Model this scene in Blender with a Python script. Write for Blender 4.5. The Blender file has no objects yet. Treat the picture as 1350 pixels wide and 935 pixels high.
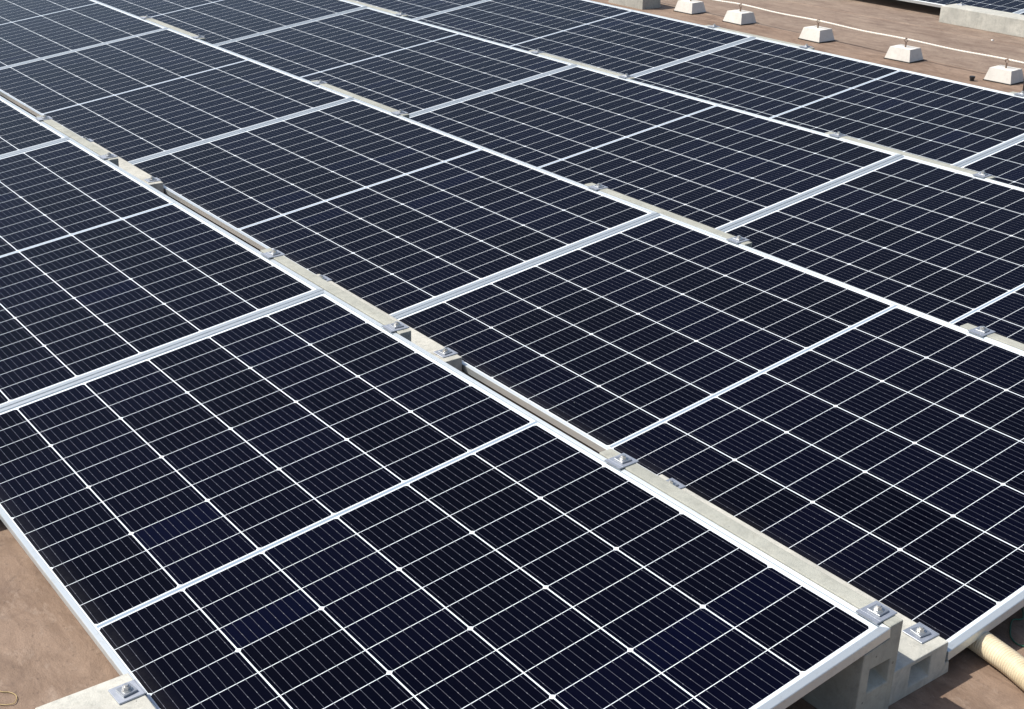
import bpy, bmesh, math, random
from mathutils import Vector, Matrix, noise

random.seed(7)
C = bpy.context.scene.collection
SC = bpy.context.scene

# ------------------------------------------------------------------ camera
cam_d = bpy.data.cameras.new('camera')
cam_d.sensor_width = 36.0
cam_d.lens = 47.4628
cam_d.clip_start = 0.05
cam_d.clip_end = 500
cam = bpy.data.objects.new('camera', cam_d)
C.objects.link(cam)
RIGHT = Vector((0.59817, 0.801235, 0.014645))
DOWN = Vector((0.332448, -0.231481, -0.914273))
FWD = Vector((-0.729158, 0.551759, -0.404834))
m3 = Matrix((RIGHT, -DOWN, -FWD)).transposed()
cam.matrix_world = Matrix.Translation((2.271509, -0.692291, 1.592822)) @ m3.to_4x4()
SC.camera = cam

# ------------------------------------------------------------------ sky, sun, exposure
SUN_TO = Vector((-0.50, -0.55, 1.0)).normalized()
elev = math.asin(SUN_TO.z)
w = bpy.data.worlds.new('World')
SC.world = w
w.use_nodes = True
wn = w.node_tree
bg = wn.nodes['Background']
sky = wn.nodes.new('ShaderNodeTexSky')
sky.sky_type = 'NISHITA'
sky.sun_disc = False
sky.sun_elevation = elev
sky.sun_rotation = math.atan2(SUN_TO.x, SUN_TO.y) % (2 * math.pi)
sky.air_density = 1.0
sky.dust_density = 2.4
sky.ozone_density = 1.0
wn.links.new(sky.outputs[0], bg.inputs[0])
bg.inputs[1].default_value = 0.118
sun_d = bpy.data.lights.new('sun', 'SUN')
sun_d.energy = 4.4
sun_d.angle = math.radians(0.53)
sun_d.color = (1.0, 0.955, 0.88)
sun = bpy.data.objects.new('sun', sun_d)
sun.rotation_euler = (-SUN_TO).to_track_quat('-Z', 'Y').to_euler()
C.objects.link(sun)
vs = SC.view_settings
vs.view_transform = 'Standard'
vs.look = 'None'
vs.gamma = 1.0
vs.use_curve_mapping = False
vs.exposure = 0.31

# ------------------------------------------------------------------ layout numbers (metres)
GZ = -0.068                       # roof surface
TH = 0.124551                     # tilt of the panels
CT, ST = math.cos(TH), math.sin(TH)
PITCH = 0.184                     # cell column pitch
ROW = 0.084419                    # cell row pitch
MID = 0.007514                    # half the middle gap
LEN = 2.097073                    # panel pitch along a row
HL = LEN / 2 - 0.0019             # half length of one panel
FH = 0.022                        # frame height
LIP_S, LIP_L = 0.0165, 0.0110     # frame lip over the glass, short and long side
V0, V1 = -0.014, 1.1255            # low and high edge of a panel on its slope
OFF = [(0, 0, 0), (-0.00893, 1.349547, -0.010271), (-0.011445, 2.68973, -0.00702),
       (-0.018315, 4.020706, 0.0), (-0.045, 7.647, 0.026)]


def on_row(k, u, v, h=0.0):
    o = OFF[k]
    return Vector((o[0] + u, o[1] + v * CT - h * ST, o[2] + v * ST + h * CT))


# ------------------------------------------------------------------ material helpers
class NT:
    def __init__(s, name):
        s.m = bpy.data.materials.new(name)
        s.m.use_nodes = True
        s.t = s.m.node_tree
        s.b = s.t.nodes['Principled BSDF']

    def n(s, kind, **kw):
        x = s.t.nodes.new(kind)
        for k, v in kw.items():
            setattr(x, k, v)
        return x

    def put(s, sock, v):
        if isinstance(v, bpy.types.NodeSocket):
            s.t.links.new(v, sock)
        elif isinstance(v, tuple) and len(v) == 3 and sock.type == 'RGBA':
            sock.default_value = (*v, 1)
        else:
            sock.default_value = v

    def ma(s, op, a, b=0.0, c=None, clamp=False):
        x = s.n('ShaderNodeMath', operation=op, use_clamp=clamp)
        s.put(x.inputs[0], a)
        s.put(x.inputs[1], b)
        if c is not None:
            s.put(x.inputs[2], c)
        return x.outputs[0]

    def mix(s, f, a, b):
        x = s.n('ShaderNodeMix', data_type='RGBA')
        s.put(x.inputs[0], f)
        s.put(x.inputs[6], a)
        s.put(x.inputs[7], b)
        return x.outputs[2]

    def noise(s, vec, scale, detail=3.0, rough=0.55, dist=0.0):
        x = s.n('ShaderNodeTexNoise')
        if vec is not None:
            s.put(x.inputs['Vector'], vec)
        x.inputs['Scale'].default_value = scale
        x.inputs['Detail'].default_value = detail
        x.inputs['Roughness'].default_value = rough
        x.inputs['Distortion'].default_value = dist
        return x.outputs[0]

    def ramp(s, f, stops):
        x = s.n('ShaderNodeValToRGB')
        e = x.color_ramp.elements
        while len(e) < len(stops):
            e.new(0.5)
        for i, (p, c) in enumerate(stops):
            e[i].position = p
            e[i].color = (*c, 1) if isinstance(c, tuple) else (c, c, c, 1)
        s.put(x.inputs[0], f)
        return x.outputs[0]

    def obj(s):
        return s.n('ShaderNodeTexCoord').outputs['Object']

    def pos(s):
        return s.n('ShaderNodeNewGeometry').outputs['Position']

    def bump(s, h, strength, dist=0.002):
        x = s.n('ShaderNodeBump')
        x.inputs['Strength'].default_value = strength
        x.inputs['Distance'].default_value = dist
        s.put(x.inputs['Height'], h)
        s.t.links.new(x.outputs[0], s.b.inputs['Normal'])

    def set(s, **kw):
        for k, v in kw.items():
            s.put(s.b.inputs[k.replace('_', ' ')], v)


def mapping(t, vec, scale):
    x = t.n('ShaderNodeMapping')
    t.put(x.inputs['Vector'], vec)
    x.inputs['Scale'].default_value = scale
    return x.outputs[0]


def mat_glass():
    t = NT('cells_under_glass')
    co = t.obj()
    sp = t.n('ShaderNodeSeparateXYZ')
    t.put(sp.inputs[0], co)
    u, v = sp.outputs[0], sp.outputs[1]
    info = t.n('ShaderNodeObjectInfo')
    rnd = info.outputs['Random']
    A = t.ma
    # columns
    vc = A('DIVIDE', v, PITCH)
    fv = A('FRACT', vc)
    dv = A('MULTIPLY', A('MINIMUM', fv, A('SUBTRACT', 1.0, fv)), PITCH)
    colgap = A('LESS_THAN', dv, 0.00155)
    vin = A('MULTIPLY', A('GREATER_THAN', v, 0.0), A('LESS_THAN', v, 6 * PITCH))
    # rows
    au0 = A('SUBTRACT', A('ABSOLUTE', u), MID)
    ur = A('DIVIDE', au0, ROW)
    fr = A('FRACT', ur)
    dr = A('MULTIPLY', A('MINIMUM', fr, A('SUBTRACT', 1.0, fr)), ROW)
    rowgap = A('LESS_THAN', dr, 0.00086)
    uin = A('MULTIPLY', A('GREATER_THAN', au0, 0.0), A('LESS_THAN', au0, 12 * ROW))
    f3 = A('FRACT', A('DIVIDE', ur, 3.0))
    d3 = A('MULTIPLY', A('MINIMUM', f3, A('SUBTRACT', 1.0, f3)), 3 * ROW)
    cham = A('LESS_THAN', A('ADD', d3, dv), 0.0076)
    gap = A('MAXIMUM', A('MAXIMUM', colgap, rowgap), cham)
    inside = A('MULTIPLY', uin, vin)
    cell = A('MULTIPLY', inside, A('SUBTRACT', 1.0, gap))
    # busbar wires and their solder pads, along the row
    fb = A('FRACT', A('MULTIPLY', vc, 10.0))
    db = A('MULTIPLY', A('ABSOLUTE', A('SUBTRACT', fb, 0.5)), PITCH / 10)
    pad = A('LESS_THAN', A('ABSOLUTE', A('SUBTRACT', A('FRACT', A('MULTIPLY', ur, 2.0)), 0.1)), 0.045)
    wire = A('LESS_THAN', db, A('ADD', 0.00034, A('MULTIPLY', pad, 0.00020)))
    # which cell: slight tone differences
    comb = t.n('ShaderNodeCombineXYZ')
    t.put(comb.inputs[0], A('ADD', A('FLOOR', A('DIVIDE', u, ROW * 3)), A('MULTIPLY', rnd, 91.0)))
    t.put(comb.inputs[1], A('FLOOR', vc))
    wnz = t.n('ShaderNodeTexWhiteNoise')
    t.put(wnz.inputs['Vector'], comb.outputs[0])
    tone = wnz.outputs['Value']
    comb2 = t.n('ShaderNodeCombineXYZ')
    t.put(comb2.inputs[0], A('ADD', A('FLOOR', ur), A('MULTIPLY', rnd, 57.0)))
    t.put(comb2.inputs[1], A('FLOOR', vc))
    wn2 = t.n('ShaderNodeTexWhiteNoise')
    t.put(wn2.inputs['Vector'], comb2.outputs[0])
    rare = A('MULTIPLY', A('SUBTRACT', wn2.outputs['Value'], 0.955), 14.0, clamp=True)
    ccol = t.mix(tone, (0.0004, 0.0006, 0.0036), (0.0008, 0.0011, 0.0066))
    ccol = t.mix(rare, ccol, (0.0008, 0.0016, 0.0115))
    white = (0.65, 0.695, 0.725)
    ribbon = (0.25, 0.31, 0.38)
    # middle gap ribbon and the ribbon at both ends
    mr = A('MULTIPLY', A('LESS_THAN', A('ABSOLUTE', u), 0.0043), A('GREATER_THAN', v, 0.002))
    # grey sealant line where the glass meets the frame
    er = A('MAXIMUM', A('GREATER_THAN', A('ABSOLUTE', u), HL - LIP_S - 0.0024),
           A('MAXIMUM', A('GREATER_THAN', v, V1 - LIP_L - 0.0020), A('LESS_THAN', v, V0 + LIP_L + 0.0014)))
    back = t.mix(A('MAXIMUM', mr, A('MULTIPLY', er, 0.85)), white, ribbon)
    col = t.mix(cell, back, ccol)
    col = t.mix(A('MULTIPLY', wire, A('MULTIPLY', inside, A('SUBTRACT', 1.0, colgap))), col,
                t.mix(pad, (0.100, 0.104, 0.130), (0.165, 0.17, 0.195)))
    # dust: a thin grey film, washed down to the low edge, and rare specks
    offs = t.n('ShaderNodeVectorMath', operation='ADD')
    t.put(offs.inputs[0], co)
    cr = t.n('ShaderNodeCombineXYZ')
    t.put(cr.inputs[0], A('MULTIPLY', rnd, 40.0))
    t.put(cr.inputs[1], A('MULTIPLY', rnd, 23.0))
    t.t.links.new(cr.outputs[0], offs.inputs[1])
    ov = offs.outputs[0]
    n1 = t.noise(ov, 3.0, 4, 0.6)
    n2 = t.noise(ov, 160.0, 2, 0.7)
    low = A('POWER', A('SUBTRACT', 1.0, A('DIVIDE', v, 0.05), clamp=True), 1.4)
    film = A('MULTIPLY', A('ADD', 0.003, A('MULTIPLY', low, 0.036)),
             A('MULTIPLY', A('ADD', n1, 0.35), A('ADD', n2, 0.25)))
    col = t.mix(film, col, (0.40, 0.385, 0.36))
    vo = t.n('ShaderNodeTexVoronoi')
    t.put(vo.inputs['Vector'], ov)
    vo.inputs['Scale'].default_value = 7.0
    sc = t.n('ShaderNodeSeparateColor')
    t.put(sc.inputs[0], vo.outputs['Color'])
    spk = A('MULTIPLY', A('LESS_THAN', vo.outputs['Distance'], A('MULTIPLY', A('POWER', sc.outputs[1], 3.0), 0.026)),
            A('GREATER_THAN', sc.outputs[0], 0.6))
    col = t.mix(A('MULTIPLY', spk, 0.55), col, (0.5, 0.5, 0.48))
    t.set(Base_Color=col, IOR=1.46)
    t.put(t.b.inputs['Roughness'], A('ADD', 0.07, A('MULTIPLY', n1, 0.05)))
    t.b.inputs['Specular IOR Level'].default_value = 0.036
    return t.m


def mat_alu(name, brushed, spread):
    """anodised extrusion, drawn along one axis; the highlight spreads across the draw lines"""
    t = NT(name)
    p = t.obj()
    n = t.noise(mapping(t, p, brushed), 1.0, 3, 0.6)
    n2 = t.noise(p, 4.0, 3)
    n3 = t.noise(p, 55.0, 4, 0.7)
    col = t.mix(n2, (0.55, 0.60, 0.61), (0.64, 0.675, 0.685))
    col = t.mix(t.ma('MULTIPLY', t.ramp(n3, [(0.56, 0.0), (0.74, 1.0)]), 0.30), col, (0.36, 0.345, 0.32))
    t.set(Base_Color=col, Metallic=0.62)
    t.put(t.b.inputs['Roughness'], t.ma('ADD', 0.36, t.ma('MULTIPLY', n, 0.14)))
    t.b.inputs['Anisotropic'].default_value = 0.75
    vt = t.n('ShaderNodeVectorTransform', vector_type='VECTOR', convert_from='OBJECT', convert_to='WORLD')
    vt.inputs[0].default_value = spread
    t.t.links.new(vt.outputs[0], t.b.inputs['Tangent'])
    t.bump(n, 0.05, 0.0005)
    return t.m


def mat_steel(name, c, r):
    t = NT(name)
    n = t.noise(t.obj(), 60.0, 4, 0.6)
    d = tuple(x * 0.78 for x in c)
    t.set(Base_Color=t.mix(n, d, c), Metallic=0.85)
    t.put(t.b.inputs['Roughness'], t.ma('ADD', r, t.ma('MULTIPLY', n, 0.2)))
    return t.m


def mat_concrete(name, a, b, stain, pit=1.0):
    t = NT(name)
    p = t.pos()
    n1 = t.noise(p, 7.0, 5, 0.62, 0.4)
    n2 = t.noise(p, 45.0, 4, 0.65)
    n3 = t.noise(p, 320.0, 2, 0.6)
    col = t.mix(t.ramp(n1, [(0.32, 0.0), (0.68, 1.0)]), a, b)
    col = t.mix(t.ma('MULTIPLY', t.ramp(n2, [(0.5, 0.0), (0.72, 1.0)]), 0.45), col, stain)
    vo = t.n('ShaderNodeTexVoronoi')
    t.put(vo.inputs['Vector'], p)
    vo.inputs['Scale'].default_value = 42.0
    sc = t.n('ShaderNodeSeparateColor')
    t.put(sc.inputs[0], vo.outputs['Color'])
    hole = t.ma('MULTIPLY', t.ma('LESS_THAN', vo.outputs['Distance'], t.ma('MULTIPLY', sc.outputs[1], 0.13)),
                t.ma('GREATER_THAN', sc.outputs[0], 0.62))
    col = t.mix(t.ma('MULTIPLY', hole, 0.72 * pit), col, (0.10, 0.095, 0.085))
    n4 = t.noise(p, 18.0, 6, 0.72, 1.4)
    col = t.mix(t.ma('MULTIPLY', t.ramp(n4, [(0.50, 0.0), (0.66, 1.0)]), 0.5 * pit), col, stain)
    col = t.mix(t.ma('MULTIPLY', t.ramp(n3, [(0.5, 0.0), (0.75, 1.0)]), 0.25), col, stain)
    n5 = t.noise(mapping(t, p, (55, 55, 4)), 1.0, 4, 0.65)
    col = t.mix(t.ma('MULTIPLY', t.ramp(n5, [(0.52, 0.0), (0.70, 1.0)]), 0.28 * pit), col, (0.24, 0.225, 0.18))
    t.set(Base_Color=col, Roughness=0.9)
    h = t.ma('SUBTRACT', t.ma('ADD', t.ma('MULTIPLY', n2, 0.6), t.ma('MULTIPLY', n3, 0.5)),
             t.ma('MULTIPLY', hole, 1.5 * pit))
    t.bump(h, 0.55, 0.0022)
    return t.m


def mat_roof():
    t = NT('brown_roof_coating')
    p = t.pos()
    n1 = t.noise(p, 1.3, 5, 0.6, 0.6)
    n2 = t.noise(mapping(t, p, (1.0, 2.2, 1.0)), 6.0, 6, 0.68, 0.4)
    n3 = t.noise(p, 60.0, 4, 0.7)
    n4 = t.noise(p, 420.0, 2, 0.6)
    sx = t.n('ShaderNodeSeparateXYZ')
    t.put(sx.inputs[0], p)
    beyond = t.ma('GREATER_THAN', sx.outputs[1], 6.302)
    lo = t.mix(beyond, (0.160, 0.104, 0.071), (0.176, 0.124, 0.093))
    hi = t.mix(beyond, (0.272, 0.190, 0.137), (0.280, 0.214, 0.163))
    col = t.mix(t.ramp(n2, [(0.36, 0.0), (0.64, 1.0)]), lo, hi)
    col = t.mix(t.ma('MULTIPLY', t.ramp(n1, [(0.42, 0.0), (0.70, 1.0)]), 0.55), col, (0.290, 0.215, 0.160))
    # pale scuffs and dried puddle edges
    n5 = t.noise(mapping(t, p, (1.0, 1.7, 1.0)), 17.0, 5, 0.74, 0.4)
    col = t.mix(t.ma('MULTIPLY', t.ramp(n5, [(0.54, 0.0), (0.70, 1.0)]), 0.34), col, (0.40, 0.32, 0.255))
    n7 = t.noise(mapping(t, p, (0.5, 3.0, 1.0)), 4.0, 5, 0.7, 0.3)
    col = t.mix(t.ma('MULTIPLY', t.ramp(n7, [(0.52, 0.0), (0.68, 1.0)]), 0.45), col, (0.130, 0.088, 0.066))
    n6 = t.noise(p, 3.4, 3, 0.5, 0.9)
    ring = t.ramp(n6, [(0.475, 0.0), (0.50, 1.0), (0.525, 0.0)])
    col = t.mix(t.ma('MULTIPLY', ring, 0.28), col, (0.12, 0.08, 0.06))
    # dark grit
    col = t.mix(t.ma('MULTIPLY', t.ramp(n3, [(0.58, 0.0), (0.70, 1.0)]), 0.6), col, (0.10, 0.07, 0.055))
    col = t.mix(t.ma('MULTIPLY', t.ramp(n4, [(0.45, 0.0), (0.7, 1.0)]), 0.3), col, (0.12, 0.085, 0.065))
    t.set(Base_Color=col, Roughness=0.82)
    t.b.inputs['Specular IOR Level'].default_value = 0.3
    h = t.ma('ADD', t.ma('MULTIPLY', n2, 1.6), t.ma('ADD', t.ma('MULTIPLY', n3, 0.35), t.ma('MULTIPLY', n4, 0.15)))
    t.bump(h, 0.75, 0.005)
    return t.m


def mat_plain(name, a, b, rough, scale=40.0, bump=0.0, dist=0.001):
    t = NT(name)
    n = t.noise(t.pos(), scale, 4, 0.62)
    t.set(Base_Color=t.mix(t.ramp(n, [(0.35, 0.0), (0.65, 1.0)]), a, b), Roughness=rough)
    if bump:
        t.bump(n, bump, dist)
    return t.m


M_GLASS = mat_glass()
M_BACK = mat_plain('white_backsheet', (0.72, 0.73, 0.73), (0.78, 0.78, 0.78), 0.6)
M_ALU = mat_alu('aluminium_long_bar', (3, 160, 160), (0, 1, 0))
M_ALU_S = mat_alu('aluminium_short_bar', (160, 3, 160), (1, 0, 0))
M_PLATE = mat_steel('galvanised_plate', (0.50, 0.53, 0.58), 0.48)
M_WASH = mat_steel('zinc_washer', (0.42, 0.44, 0.46), 0.36)
M_BOLT = mat_steel('stainless_bolt', (0.72, 0.71, 0.68), 0.22)
M_CON = mat_concrete('cast_concrete', (0.37, 0.365, 0.325), (0.56, 0.545, 0.48), (0.29, 0.295, 0.265))
M_CON_COOL = mat_concrete('weathered_concrete', (0.30, 0.305, 0.265), (0.41, 0.41, 0.355), (0.235, 0.24, 0.21))
M_CON_PALE = mat_concrete('pale_concrete', (0.60, 0.575, 0.525), (0.70, 0.675, 0.615), (0.50, 0.475, 0.43), 0.4)
M_CON_GREY = mat_concrete('grey_concrete', (0.33, 0.325, 0.29), (0.43, 0.42, 0.365), (0.25, 0.25, 0.225))
M_ROOF = mat_roof()
M_RUB = mat_plain('black_rubber', (0.015, 0.014, 0.013), (0.025, 0.023, 0.021), 0.75)
M_ROPE = mat_plain('white_rope', (0.66, 0.62, 0.54), (0.80, 0.77, 0.70), 0.9, 200)
M_HOSE = mat_plain('cream_hose', (0.52, 0.43, 0.28), (0.68, 0.58, 0.40), 0.5, 22)
M_PIN = mat_steel('rusty_pin', (0.34, 0.25, 0.20), 0.5)
M_GREEN = mat_plain('green_wire', (0.02, 0.10, 0.06), (0.03, 0.13, 0.08), 0.5)
M_GOLD = mat_plain('yellow_wire', (0.36, 0.26, 0.10), (0.46, 0.35, 0.16), 0.5, 80)
M_LEAF = mat_plain('dry_leaf', (0.12, 0.08, 0.03), (0.20, 0.14, 0.06), 0.8, 90)
M_PEB = mat_plain('white_pebble', (0.6, 0.58, 0.54), (0.75, 0.73, 0.7), 0.8, 90)
M_BLACK = mat_plain('black_plastic', (0.012, 0.011, 0.012), (0.022, 0.020, 0.022), 0.45)


# ------------------------------------------------------------------ mesh helpers
def mesh_of(bm, name, mats, smooth=False):
    me = bpy.data.meshes.new(name)
    bm.normal_update()
    bm.to_mesh(me)
    bm.free()
    for m in (mats if isinstance(mats, (list, tuple)) else [mats]):
        me.materials.append(m)
    if smooth:
        for p in me.polygons:
            p.use_smooth = True
    return me


def link(name, me, parent=None, loc=None):
    o = bpy.data.objects.new(name, me)
    C.objects.link(o)
    if parent:
        o.parent = parent
    if loc is not None:
        o.location = loc
    return o


def tag(o, label, cat, group=None):
    o['label'] = label
    o['category'] = cat
    if group:
        o['group'] = group
    return o


def add_box(bm, x0, x1, y0, y1, z0, z1):
    r = bmesh.ops.create_cube(bm, size=1.0)
    for v in r['verts']:
        v.co = Vector((x0 + (v.co.x + .5) * (x1 - x0), y0 + (v.co.y + .5) * (y1 - y0), z0 + (v.co.z + .5) * (z1 - z0)))
    return r['verts']


def bevel_all(bm, w, seg=1, ang=30):
    es = [e for e in bm.edges if len(e.link_faces) == 2 and e.calc_face_angle(0) > math.radians(ang)]
    bmesh.ops.bevel(bm, geom=es, offset=w, segments=seg, affect='EDGES', profile=0.5)


def add_tube(bm, pts, rad, seg=10, cap=True, radii=None):
    rings = []
    n = len(pts)
    up = Vector((0, 0, 1))
    for i, p in enumerate(pts):
        a = pts[max(i - 1, 0)]
        b = pts[min(i + 1, n - 1)]
        d = (b - a).normalized()
        s = d.cross(up)
        if s.length < 1e-4:
            s = d.cross(Vector((0, 1, 0)))
        s.normalize()
        q = s.cross(d)
        r = radii[i] if radii else rad
        rings.append([bm.verts.new(p + (s * math.cos(t) + q * math.sin(t)) * r)
                      for t in [2 * math.pi * k / seg for k in range(seg)]])
    for i in range(n - 1):
        for k in range(seg):
            bm.faces.new((rings[i][k], rings[i][(k + 1) % seg], rings[i + 1][(k + 1) % seg], rings[i + 1][k]))
    if cap:
        bm.faces.new(list(reversed(rings[0])))
        bm.faces.new(rings[-1])


def spline(pts, sub):
    out = []
    n = len(pts)
    for i in range(n - 1):
        p0, p1, p2, p3 = pts[max(i - 1, 0)], pts[i], pts[i + 1], pts[min(i + 2, n - 1)]
        for k in range(sub):
            t = k / sub
            out.append(0.5 * ((2 * p1) + (p2 - p0) * t + (2 * p0 - 5 * p1 + 4 * p2 - p3) * t * t
                              + (3 * p1 - p0 - 3 * p2 + p3) * t ** 3))
    out.append(pts[-1])
    return out


# ------------------------------------------------------------------ roof (ground)
def build_roof():
    bm = bmesh.new()
    prof = [(-40, GZ)]
    z = GZ
    for y in (6.30, 7.21, 8.25, 9.3, 10.4):
        prof += [(y, z), (y + 0.004, z + 0.003)]
        z += 0.003
    prof.append((45, z))
    xs = [-60, -20, -8, -4, 0, 3, 12, 40]
    grid = [[bm.verts.new((x, y, zz)) for (y, zz) in prof] for x in xs]
    for i in range(len(xs) - 1):
        for j in range(len(prof) - 1):
            bm.faces.new((grid[i][j], grid[i + 1][j], grid[i + 1][j + 1], grid[i][j + 1]))
    o = link('roof', mesh_of(bm, 'roof', M_ROOF))
    o['kind'] = 'structure'


build_roof()

# ------------------------------------------------------------------ solar panels


def frame_mesh():
    bm = bmesh.new()
    c = [(-1, 0), (1, 0), (1, 1), (-1, 1)]

    def loop(ins_u, ins_v, z):
        return [bm.verts.new(((HL - ins_u) * su, (V0 + ins_v) if not sv else (V1 - ins_v), z)) for su, sv in c]
    loops = [loop(0.024, 0.024, -FH), loop(0.0, 0.0, -FH), loop(0, 0, -0.0012), loop(0.0012, 0.0012, 0.0),
             loop(LIP_S - 0.0004, LIP_L - 0.0004, 0.0), loop(LIP_S, LIP_L, -0.0006), loop(LIP_S, LIP_L, -0.0030),
             loop(LIP_S, LIP_L, -0.0085), loop(0.002, 0.002, -0.0085), loop(0.002, 0.002, -FH + 0.0018),
             loop(0.024, 0.024, -FH + 0.0018)]
    n = len(loops)
    for a in range(n):
        A, B = loops[a], loops[(a + 1) % n]
        for k in range(4):
            bm.faces.new((A[k], A[(k + 1) % 4], B[(k + 1) % 4], B[k])).material_index = k % 2
    bmesh.ops.recalc_face_normals(bm, faces=bm.faces)
    return mesh_of(bm, 'frame', [M_ALU, M_ALU_S])


def glass_mesh():
    bm = bmesh.new()
    add_box(bm, -HL + LIP_S + 0.0003, HL - LIP_S - 0.0003, V0 + LIP_L + 0.0003, V1 - LIP_L - 0.0003, -0.0066, -0.0024)
    me = mesh_of(bm, 'glass', [M_GLASS, M_BACK])
    for p in me.polygons:
        p.material_index = 0 if p.normal.z > 0.5 else 1
    return me


FRAME_ME, GLASS_ME = frame_mesh(), glass_mesh()
proto_panel = bpy.data.objects.new('solar_panel', None)
proto_panel.empty_display_size = 0.2
pf = bpy.data.objects.new('frame', FRAME_ME)
pg = bpy.data.objects.new('glass', GLASS_ME)
used = {'p': False}


def solar_panel(loc, label, group, jitter=True):
    if not used['p']:
        used['p'] = True
        r, kids = proto_panel, [pf, pg]
    else:
        r, kids = proto_panel.copy(), [pf.copy(), pg.copy()]
    C.objects.link(r)
    for k in kids:
        C.objects.link(k)
        k.parent = r
    r.location = loc
    j = 0.0011 if jitter else 0
    r.rotation_euler = (TH + random.uniform(-j, j), random.uniform(-j, j) * 0.6, random.uniform(-j, j) * 0.5)
    tag(r, label, 'solar panel', group)
    return r


ORD = ['first', 'second', 'third', 'fourth', 'fifth', 'sixth', 'seventh']
RNAME = ['front', 'second', 'third', 'fourth']
for k, n in enumerate((4, 5, 5, 4)):
    for j in range(n):
        if j == 0:
            lab = 'dark blue solar panel at the near right hand end of the %s row' % RNAME[k]
        else:
            lab = 'dark blue solar panel, %s from the near end of the %s row' % (ORD[j], RNAME[k])
        o = OFF[k]
        solar_panel((o[0] - j * LEN, o[1], o[2]), lab, 'solar panels in four tilted rows')
o = OFF[4]
solar_panel((o[0] - 2 * LEN, o[1], o[2]), 'solar panel of the far array beyond the rope, left of its seam',
            'solar panels of the far array', False)
solar_panel((o[0] - 1 * LEN, o[1], o[2]), 'solar panel of the far array beyond the rope, right of its seam',
            'solar panels of the far array', False)

# ------------------------------------------------------------------ concrete footings
BL = 0.832


def prof_block(prof, length, pocket, wob=0.0):
    """extrude a y-z outline along x, with a square pocket in each end"""
    bm = bmesh.new()
    ends = []
    for s in (-1, 1):
        x = s * length / 2
        outer = [bm.verts.new((x, y, z)) for y, z in prof]
        y0, y1, z0, z1 = pocket
        inner = [bm.verts.new((x, y, z)) for y, z in ((y0, z0), (y1, z0), (y1, z1), (y0, z1))]
        d = 0.008
        deep = [bm.verts.new((x - s * 0.042, y, z)) for y, z in
                ((y0 + d, z0 + 0.022), (y1 - d, z0 + 0.022), (y1 - d, z1 - d), (y0 + d, z1 - d))]
        es = []
        for L in (outer, inner):
            for i in range(len(L)):
                es.append(bm.edges.new((L[i], L[(i + 1) % len(L)])))
        bmesh.ops.triangle_fill(bm, use_beauty=True, edges=es)
        for i in range(4):
            bm.faces.new((inner[i], inner[(i + 1) % 4], deep[(i + 1) % 4], deep[i]))
        bm.faces.new(deep)
        ends.append(outer)
    A, B = ends
    for i in range(len(prof)):
        bm.faces.new((A[i], A[(i + 1) % len(A)], B[(i + 1) % len(A)], B[i]))
    bmesh.ops.recalc_face_normals(bm, faces=bm.faces)
    bevel_all(bm, 0.0022, 2, 40)
    return bm


def hi_mesh():
    # local y = 0 at the panel's high edge, local z = 0 at the roof, panel top at 0.208
    t = 0.2085
    prof = [(-0.070, 0.0), (0.0355, 0.0), (0.0395, t + 0.001), (0.0025, t + 0.001), (0.0035, t - 0.0268),
            (-0.064, t - 0.0268 - 0.0085)]
    return mesh_of(prof_block(prof, BL, (-0.042, 0.017, 0.078, 0.132)), 'concrete_footing', M_CON_COOL)


def lo_mesh(h):
    # local y = 0 at the panel's low edge, h = height of the panel's top there
    t = h + 0.024
    prof = [(-0.1795, 0.0), (0.014, 0.0), (0.010, h - 0.0268), (-0.0035, h - 0.0268), (-0.0025, t), (-0.1775, t)]
    return mesh_of(prof_block(prof, BL, (-0.117, -0.055, t - 0.058, t - 0.010)), 'concrete_footing', M_CON)


def clamp_meshes():
    bm = bmesh.new()                       # plate: flat part, then a tongue bent over the frame (+y)
    add_box(bm, -0.025, 0.025, -0.026, 0.024, 0.0, 0.003)
    bevel_all(bm, 0.0007)
    add_box(bm, -0.0248, 0.0248, 0.0242, 0.034, 0.0003, 0.0034)
    plate = mesh_of(bm, 'clamp', M_PLATE)
    bm = bmesh.new()                       # the same with its tongue stepping down onto a lower frame
    add_box(bm, -0.025, 0.025, -0.026, 0.024, 0.0, 0.003)
    bevel_all(bm, 0.0007)
    add_box(bm, -0.0248, 0.0248, 0.0242, 0.0272, -0.0205, 0.0028)
    add_box(bm, -0.0248, 0.0248, 0.0274, 0.0345, -0.0205, -0.0178)
    plate_low = mesh_of(bm, 'clamp', M_PLATE)
    bm = bmesh.new()
    add_box(bm, -0.0145, 0.0145, -0.0145, 0.0145, 0.0032, 0.0066)
    bevel_all(bm, 0.0006)
    washer = mesh_of(bm, 'washer', M_WASH)
    bm = bmesh.new()
    for (r, z0, z1, sg) in ((0.0100, 0.0067, 0.0083, 20), (0.0080, 0.0084, 0.0136, 6), (0.0046, 0.0137, 0.0162, 14)):
        bmesh.ops.create_cone(bm, segments=sg, radius1=r, radius2=r * 0.93, depth=z1 - z0, cap_ends=True,
                              matrix=Matrix.Translation((0, 0, (z0 + z1) / 2)))
    bolt = mesh_of(bm, 'bolt', M_BOLT)
    return plate, plate_low, washer, bolt


PL_ME, PLL_ME, WA_ME, BO_ME = clamp_meshes()


def add_clamp(parent, x, y, z, flip, drop):
    """flip: tongue towards -y; drop: how far the panel lies below the block's top"""
    p = link('clamp', PL_ME if flip else PLL_ME, parent, (x, y, z))
    p.rotation_euler = (drop, 0, (math.pi if flip else 0) + random.uniform(-.05, .05))
    a = link('washer', WA_ME, p)
    a.rotation_euler = (0, 0, random.uniform(-.12, .12))
    b = link('bolt', BO_ME, p)
    b.rotation_euler = (0, 0, random.uniform(0, 1))


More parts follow.
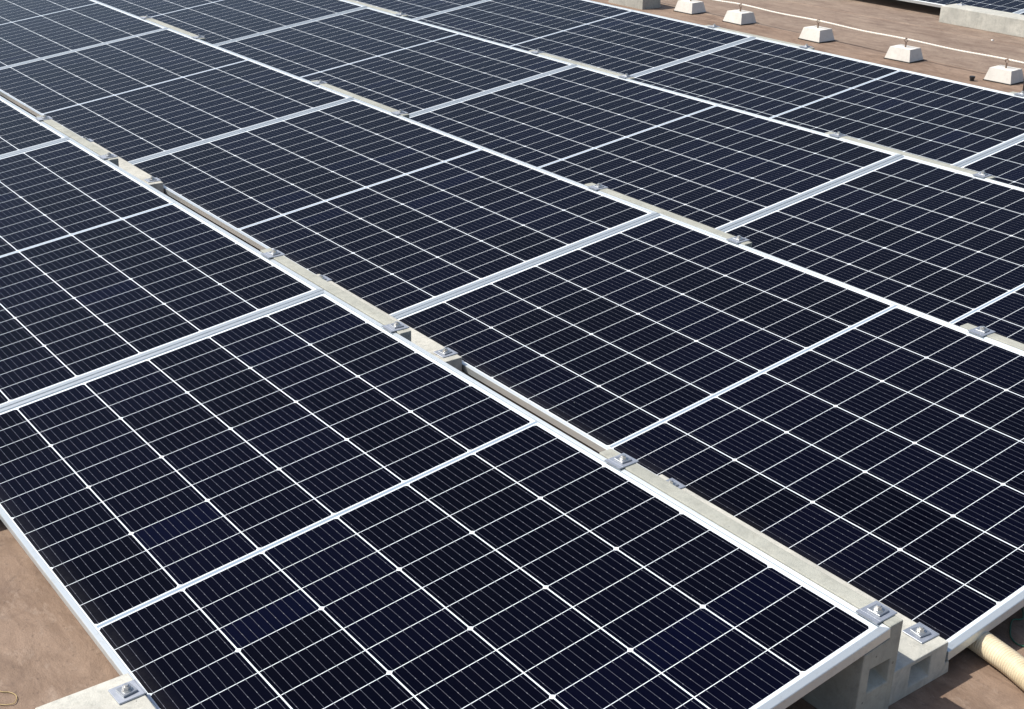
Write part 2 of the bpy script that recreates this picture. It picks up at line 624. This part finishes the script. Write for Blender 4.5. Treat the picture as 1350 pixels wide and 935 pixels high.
HI_ME = hi_mesh()
LO_ME = lo_mesh(0.0545)
FAR_LO_ME = lo_mesh(0.0775)
UC = [0.629] + [-(j + 0.5) * LEN for j in range(6)]
PLACE = ['its near end', 'its first seam', 'its second seam', 'its third seam', 'its fourth seam']


def hi_block(k, j):
    p = on_row(k, UC[j] - (0.0 if j else 0), V1)
    b = link('concrete_footing', HI_ME, None, (p.x, p.y, GZ))
    b.scale.z = (p.z - GZ) / 0.2083
    tag(b, 'tall concrete block holding the upper edge of the %s row at %s' % (RNAME[k], PLACE[j]),
        'concrete block', 'concrete blocks carrying the panels')
    z = 0.2095
    for x in (-0.352, 0.372):
        add_clamp(b, x, 0.0195, z, True, 0.0)


def lo_block(k, j):
    p = on_row(k, UC[j], V0)
    far = k == 4
    b = link('concrete_footing', FAR_LO_ME if far else LO_ME, None, (p.x, p.y, GZ + (0.006 if far else 0)))
    h = 0.0775 if far else 0.0545
    b.scale.z = (p.z - b.location.z) / h
    if far:
        tag(b, 'mottled concrete block under the front edge of the far array beyond the rope', 'concrete block',
            'concrete blocks of the far array')
    else:
        tag(b, 'low concrete block holding the lower edge of the %s row at %s' % (RNAME[k], PLACE[j]),
            'concrete block', 'concrete blocks carrying the panels')
    z = h + 0.024
    for x in (-0.36, 0.366):
        add_clamp(b, x, -0.0275, z, False, -0.0)


for k, n in enumerate((4, 5, 5, 4)):
    for j in range(n):
        hi_block(k, j)
        if k == 0 and j > 1:
            continue
        lo_block(k, j)
lo_block(4, 2)


# ------------------------------------------------------------------ rope, its weights
def weight_meshes():
    bm = bmesh.new()
    h = 0.075
    b = [bm.verts.new((x * 0.0875, y * 0.074, 0.006)) for x, y in ((-1, -1), (1, -1), (1, 1), (-1, 1))]
    t = [bm.verts.new((x * 0.070, y * 0.0565, h)) for x, y in ((-1, -1), (1, -1), (1, 1), (-1, 1))]
    bm.faces.new(list(reversed(b)))
    bm.faces.new(t)
    for i in range(4):
        bm.faces.new((b[i], b[(i + 1) % 4], t[(i + 1) % 4], t[i]))
    bevel_all(bm, 0.004, 2, 20)
    body = mesh_of(bm, 'rope_weight', M_CON_PALE)
    bm = bmesh.new()
    add_box(bm, -0.091, 0.091, -0.0775, 0.0775, 0.0, 0.0058)
    pad = mesh_of(bm, 'pad', M_RUB)
    bm = bmesh.new()
    add_tube(bm, [Vector((0, 0, 0.074)), Vector((0, 0, 0.106))], 0.0055, 8)
    ring = [Vector((math.cos(a) * 0.010, 0, 0.117 + math.sin(a) * 0.010)) for a in
            [math.radians(-60 + 20 * i) for i in range(16)]]
    add_tube(bm, ring, 0.0030, 6)
    pin = mesh_of(bm, 'eye_pin', M_PIN)
    return body, pad, pin


W_ME, PAD_ME, PIN_ME = weight_meshes()
WX = [-5.60, -4.866, -4.372, -3.645, -2.925, -2.212, -1.49]
WY = [6.29, 6.265, 6.265, 6.235, 6.213, 6.208, 6.20]
WL = [None, 'pale concrete weight beside the grey block, farthest of the weights along the rope',
      'pale concrete weight, second from the far end of the rope line',
      'pale concrete weight in the middle of the line along the rope',
      'pale concrete weight, second from the right hand end of the rope line',
      'pale concrete weight nearest the right edge, beside the black pipe cap', None]
for i, (x, y) in enumerate(zip(WX, WY)):
    if WL[i] is None:
        continue
    o = link('rope_weight', W_ME, None, (x, y, GZ))
    o.rotation_euler = (0, 0, random.uniform(-.09, .09))
    o.scale = (random.uniform(.97, 1.03), random.uniform(.97, 1.03), random.uniform(.96, 1.04))
    tag(o, WL[i], 'weight', 'weights holding the rope')
    link('pad', PAD_ME, o)
    link('eye_pin', PIN_ME, o).rotation_euler = (0, 0, random.uniform(.3, 1.0))


def build_rope():
    key = []
    for i, (x, y) in enumerate(zip(WX, WY)):
        key.append(Vector((x, y + 0.006, GZ + 0.123)))
        if i < len(WX) - 1:
            mx = (x + WX[i + 1]) / 2
            key.append(Vector((mx, (y + WY[i + 1]) / 2 + 0.006 + random.uniform(-.004, .004), GZ + 0.123 - 0.006)))
    path = spline(key, 48)
    bm = bmesh.new()
    for s in range(3):
        pts = []
        acc = 0.0
        for i, p in enumerate(path):
            if i:
                acc += (p - path[i - 1]).length
            a = acc / 0.062 * 2 * math.pi + s * 2 * math.pi / 3
            pts.append(p + Vector((0, math.cos(a), math.sin(a))) * 0.0027)
        add_tube(bm, pts, 0.0030, 6)
    o = link('rope', mesh_of(bm, 'rope', M_ROPE, True))
    tag(o, 'white twisted rope strung along the row of pale concrete weights', 'rope')


build_rope()


# ------------------------------------------------------------------ small things
def grey_block():
    bm = bmesh.new()
    x0, x1, y0, y1, h = -5.50, -5.122, 6.035, 6.215, 0.19
    b = [bm.verts.new(c) for c in ((x0, y0, GZ), (x1, y0, GZ), (x1, y1, GZ), (x0, y1, GZ))]
    t = [bm.verts.new(c) for c in ((x0 + .035, y0 + .012, GZ + h), (x1 - .012, y0 + .012, GZ + h),
                                   (x1 - .012, y1 - .012, GZ + h), (x0 + .035, y1 - .012, GZ + h))]
    bm.faces.new(list(reversed(b)))
    bm.faces.new(t)
    for i in range(4):
        bm.faces.new((b[i], b[(i + 1) % 4], t[(i + 1) % 4], t[i]))
    bevel_all(bm, 0.004, 2, 20)
    o = link('concrete_block', mesh_of(bm, 'concrete_block', M_CON_GREY))
    tag(o, 'rough grey concrete block standing behind the top edge of the fourth row', 'concrete block')


grey_block()


def pipe_cap(x, y, r, h, label):
    bm = bmesh.new()
    for (ra, z0, z1) in ((r * 0.8, 0.0, h * 0.6), (r, h * 0.6, h)):
        bmesh.ops.create_cone(bm, segments=20, radius1=ra, radius2=ra * 0.97, depth=z1 - z0, cap_ends=True,
                              matrix=Matrix.Translation((x, y, GZ + (z0 + z1) / 2)))
    o = link('pipe_cap', mesh_of(bm, 'pipe_cap', M_BLACK))
    tag(o, label, 'pipe cap')


pipe_cap(-2.318, 6.055, 0.016, 0.027, 'small black pipe cap on the roof left of the nearest rope weight')
pipe_cap(-1.975, 6.065, 0.020, 0.105, 'tall black pipe cap at the right edge beyond the nearest rope weight')


def build_hose():
    ctr = spline([Vector(c) for c in ((0.55, 1.62, GZ + .027), (0.78, 1.515, GZ + .027), (0.94, 1.468, GZ + .027),
                                      (1.05, 1.452, GZ + .027), (1.15, 1.432, GZ + .027), (1.30, 1.375, GZ + .027),
                                      (1.55, 1.22, GZ + .027), (1.9, 1.05, GZ + .027))], 1)
    fine = spline(ctr, 60)
    pts, rad = [], []
    acc = 0
    last = fine[0]
    for p in fine:
        acc += (p - last).length
        last = p
        pts.append(p)
        rad.append(0.0252 + 0.0011 * math.cos(acc / 0.0062 * 2 * math.pi))
    # resample evenly so that every rib keeps its shape
    out, rr = [pts[0]], [rad[0]]
    step = 0.0062 / 5
    d = 0.0
    tot = 0.0
    for a, b in zip(pts, pts[1:]):
        L = (b - a).length
        while d + L >= step:
            f = (step - d) / L
            a = a + (b - a) * f
            L -= (step - d)
            d = 0
            tot += step
            out.append(a)
            rr.append(0.0253 + 0.0007 * math.cos(tot / 0.0062 * 2 * math.pi))
        d += L
    bm = bmesh.new()
    add_tube(bm, out, 0.025, 22, True, rr)
    o = link('drain_hose', mesh_of(bm, 'drain_hose', M_HOSE, True))
    tag(o, 'cream ribbed drain hose coming out from under the second row', 'hose')


build_hose()

bm = bmesh.new()
add_tube(bm, spline([Vector(c) for c in ((0.80, 1.80, GZ + .003), (0.93, 1.72, GZ + .004), (1.012, 1.637, GZ + .004),
                                         (1.008, 1.605, GZ + .005), (1.024, 1.573, GZ + .004),
                                         (1.045, 1.548, GZ + .003), (1.075, 1.545, GZ + .003),
                                         (1.13, 1.60, GZ + .003))], 12), 0.0016, 8)
tag(link('green_wire', mesh_of(bm, 'green_wire', M_GREEN, True)),
    'thin green wire looping on the roof in the shade behind the hose', 'wire')

bm = bmesh.new()
ring = [Vector(c) for c in ((-0.03, -0.205, GZ + .002), (0.003, -0.198, GZ + .002), (0.017, -0.184, GZ + .002),
                            (0.034, -0.178, GZ + .003), (0.047, -0.181, GZ + .003), (0.056, -0.191, GZ + .003),
                            (0.042, -0.211, GZ + .002), (0.009, -0.222, GZ + .002), (-0.028, -0.240, GZ + .002))]
add_tube(bm, spline(ring, 10), 0.0009, 6)
tag(link('wire_offcut', mesh_of(bm, 'wire_offcut', M_GOLD, True)),
    'thin yellow wire offcut bent into a loop on the brown roof', 'wire')

# dry leaf on the second block of the gap
bm = bmesh.new()
lv = []
for i in range(9):
    t = i / 8
    wd = 0.0055 * math.sin(math.pi * min(1, t * 1.02)) ** 0.7
    zc = 0.003 + 0.006 * (t - 0.5) ** 2 * 4
    lv.append([bm.verts.new((-0.016 + 0.032 * t, s * wd, zc + (0.003 if s else 0.0))) for s in (-1, 0, 1)])
for a, b in zip(lv, lv[1:]):
    for k in range(2):
        bm.faces.new((a[k], a[k + 1], b[k + 1], b[k]))
bmesh.ops.solidify(bm, geom=bm.faces[:], thickness=0.0006)
o = link('dry_leaf', mesh_of(bm, 'dry_leaf', M_LEAF), None, (-1.437, 1.252, OFF[1][2] - 0.014 + 0.026 + 0.001))
o.rotation_euler = (0, 0, 0.5)
tag(o, 'curled brown leaf lying on the concrete block between front and second rows', 'leaf')

bm = bmesh.new()
bmesh.ops.create_icosphere(bm, subdivisions=2, radius=0.009)
for v in bm.verts:
    v.co *= 1 + 0.25 * noise.noise(v.co * 140)
    v.co.z *= 0.6
o = link('pebble', mesh_of(bm, 'pebble', M_PEB, True), None, (-2.985, 7.193, GZ + 0.007))
tag(o, 'white pebble on the brown roof in front of the far array', 'pebble')
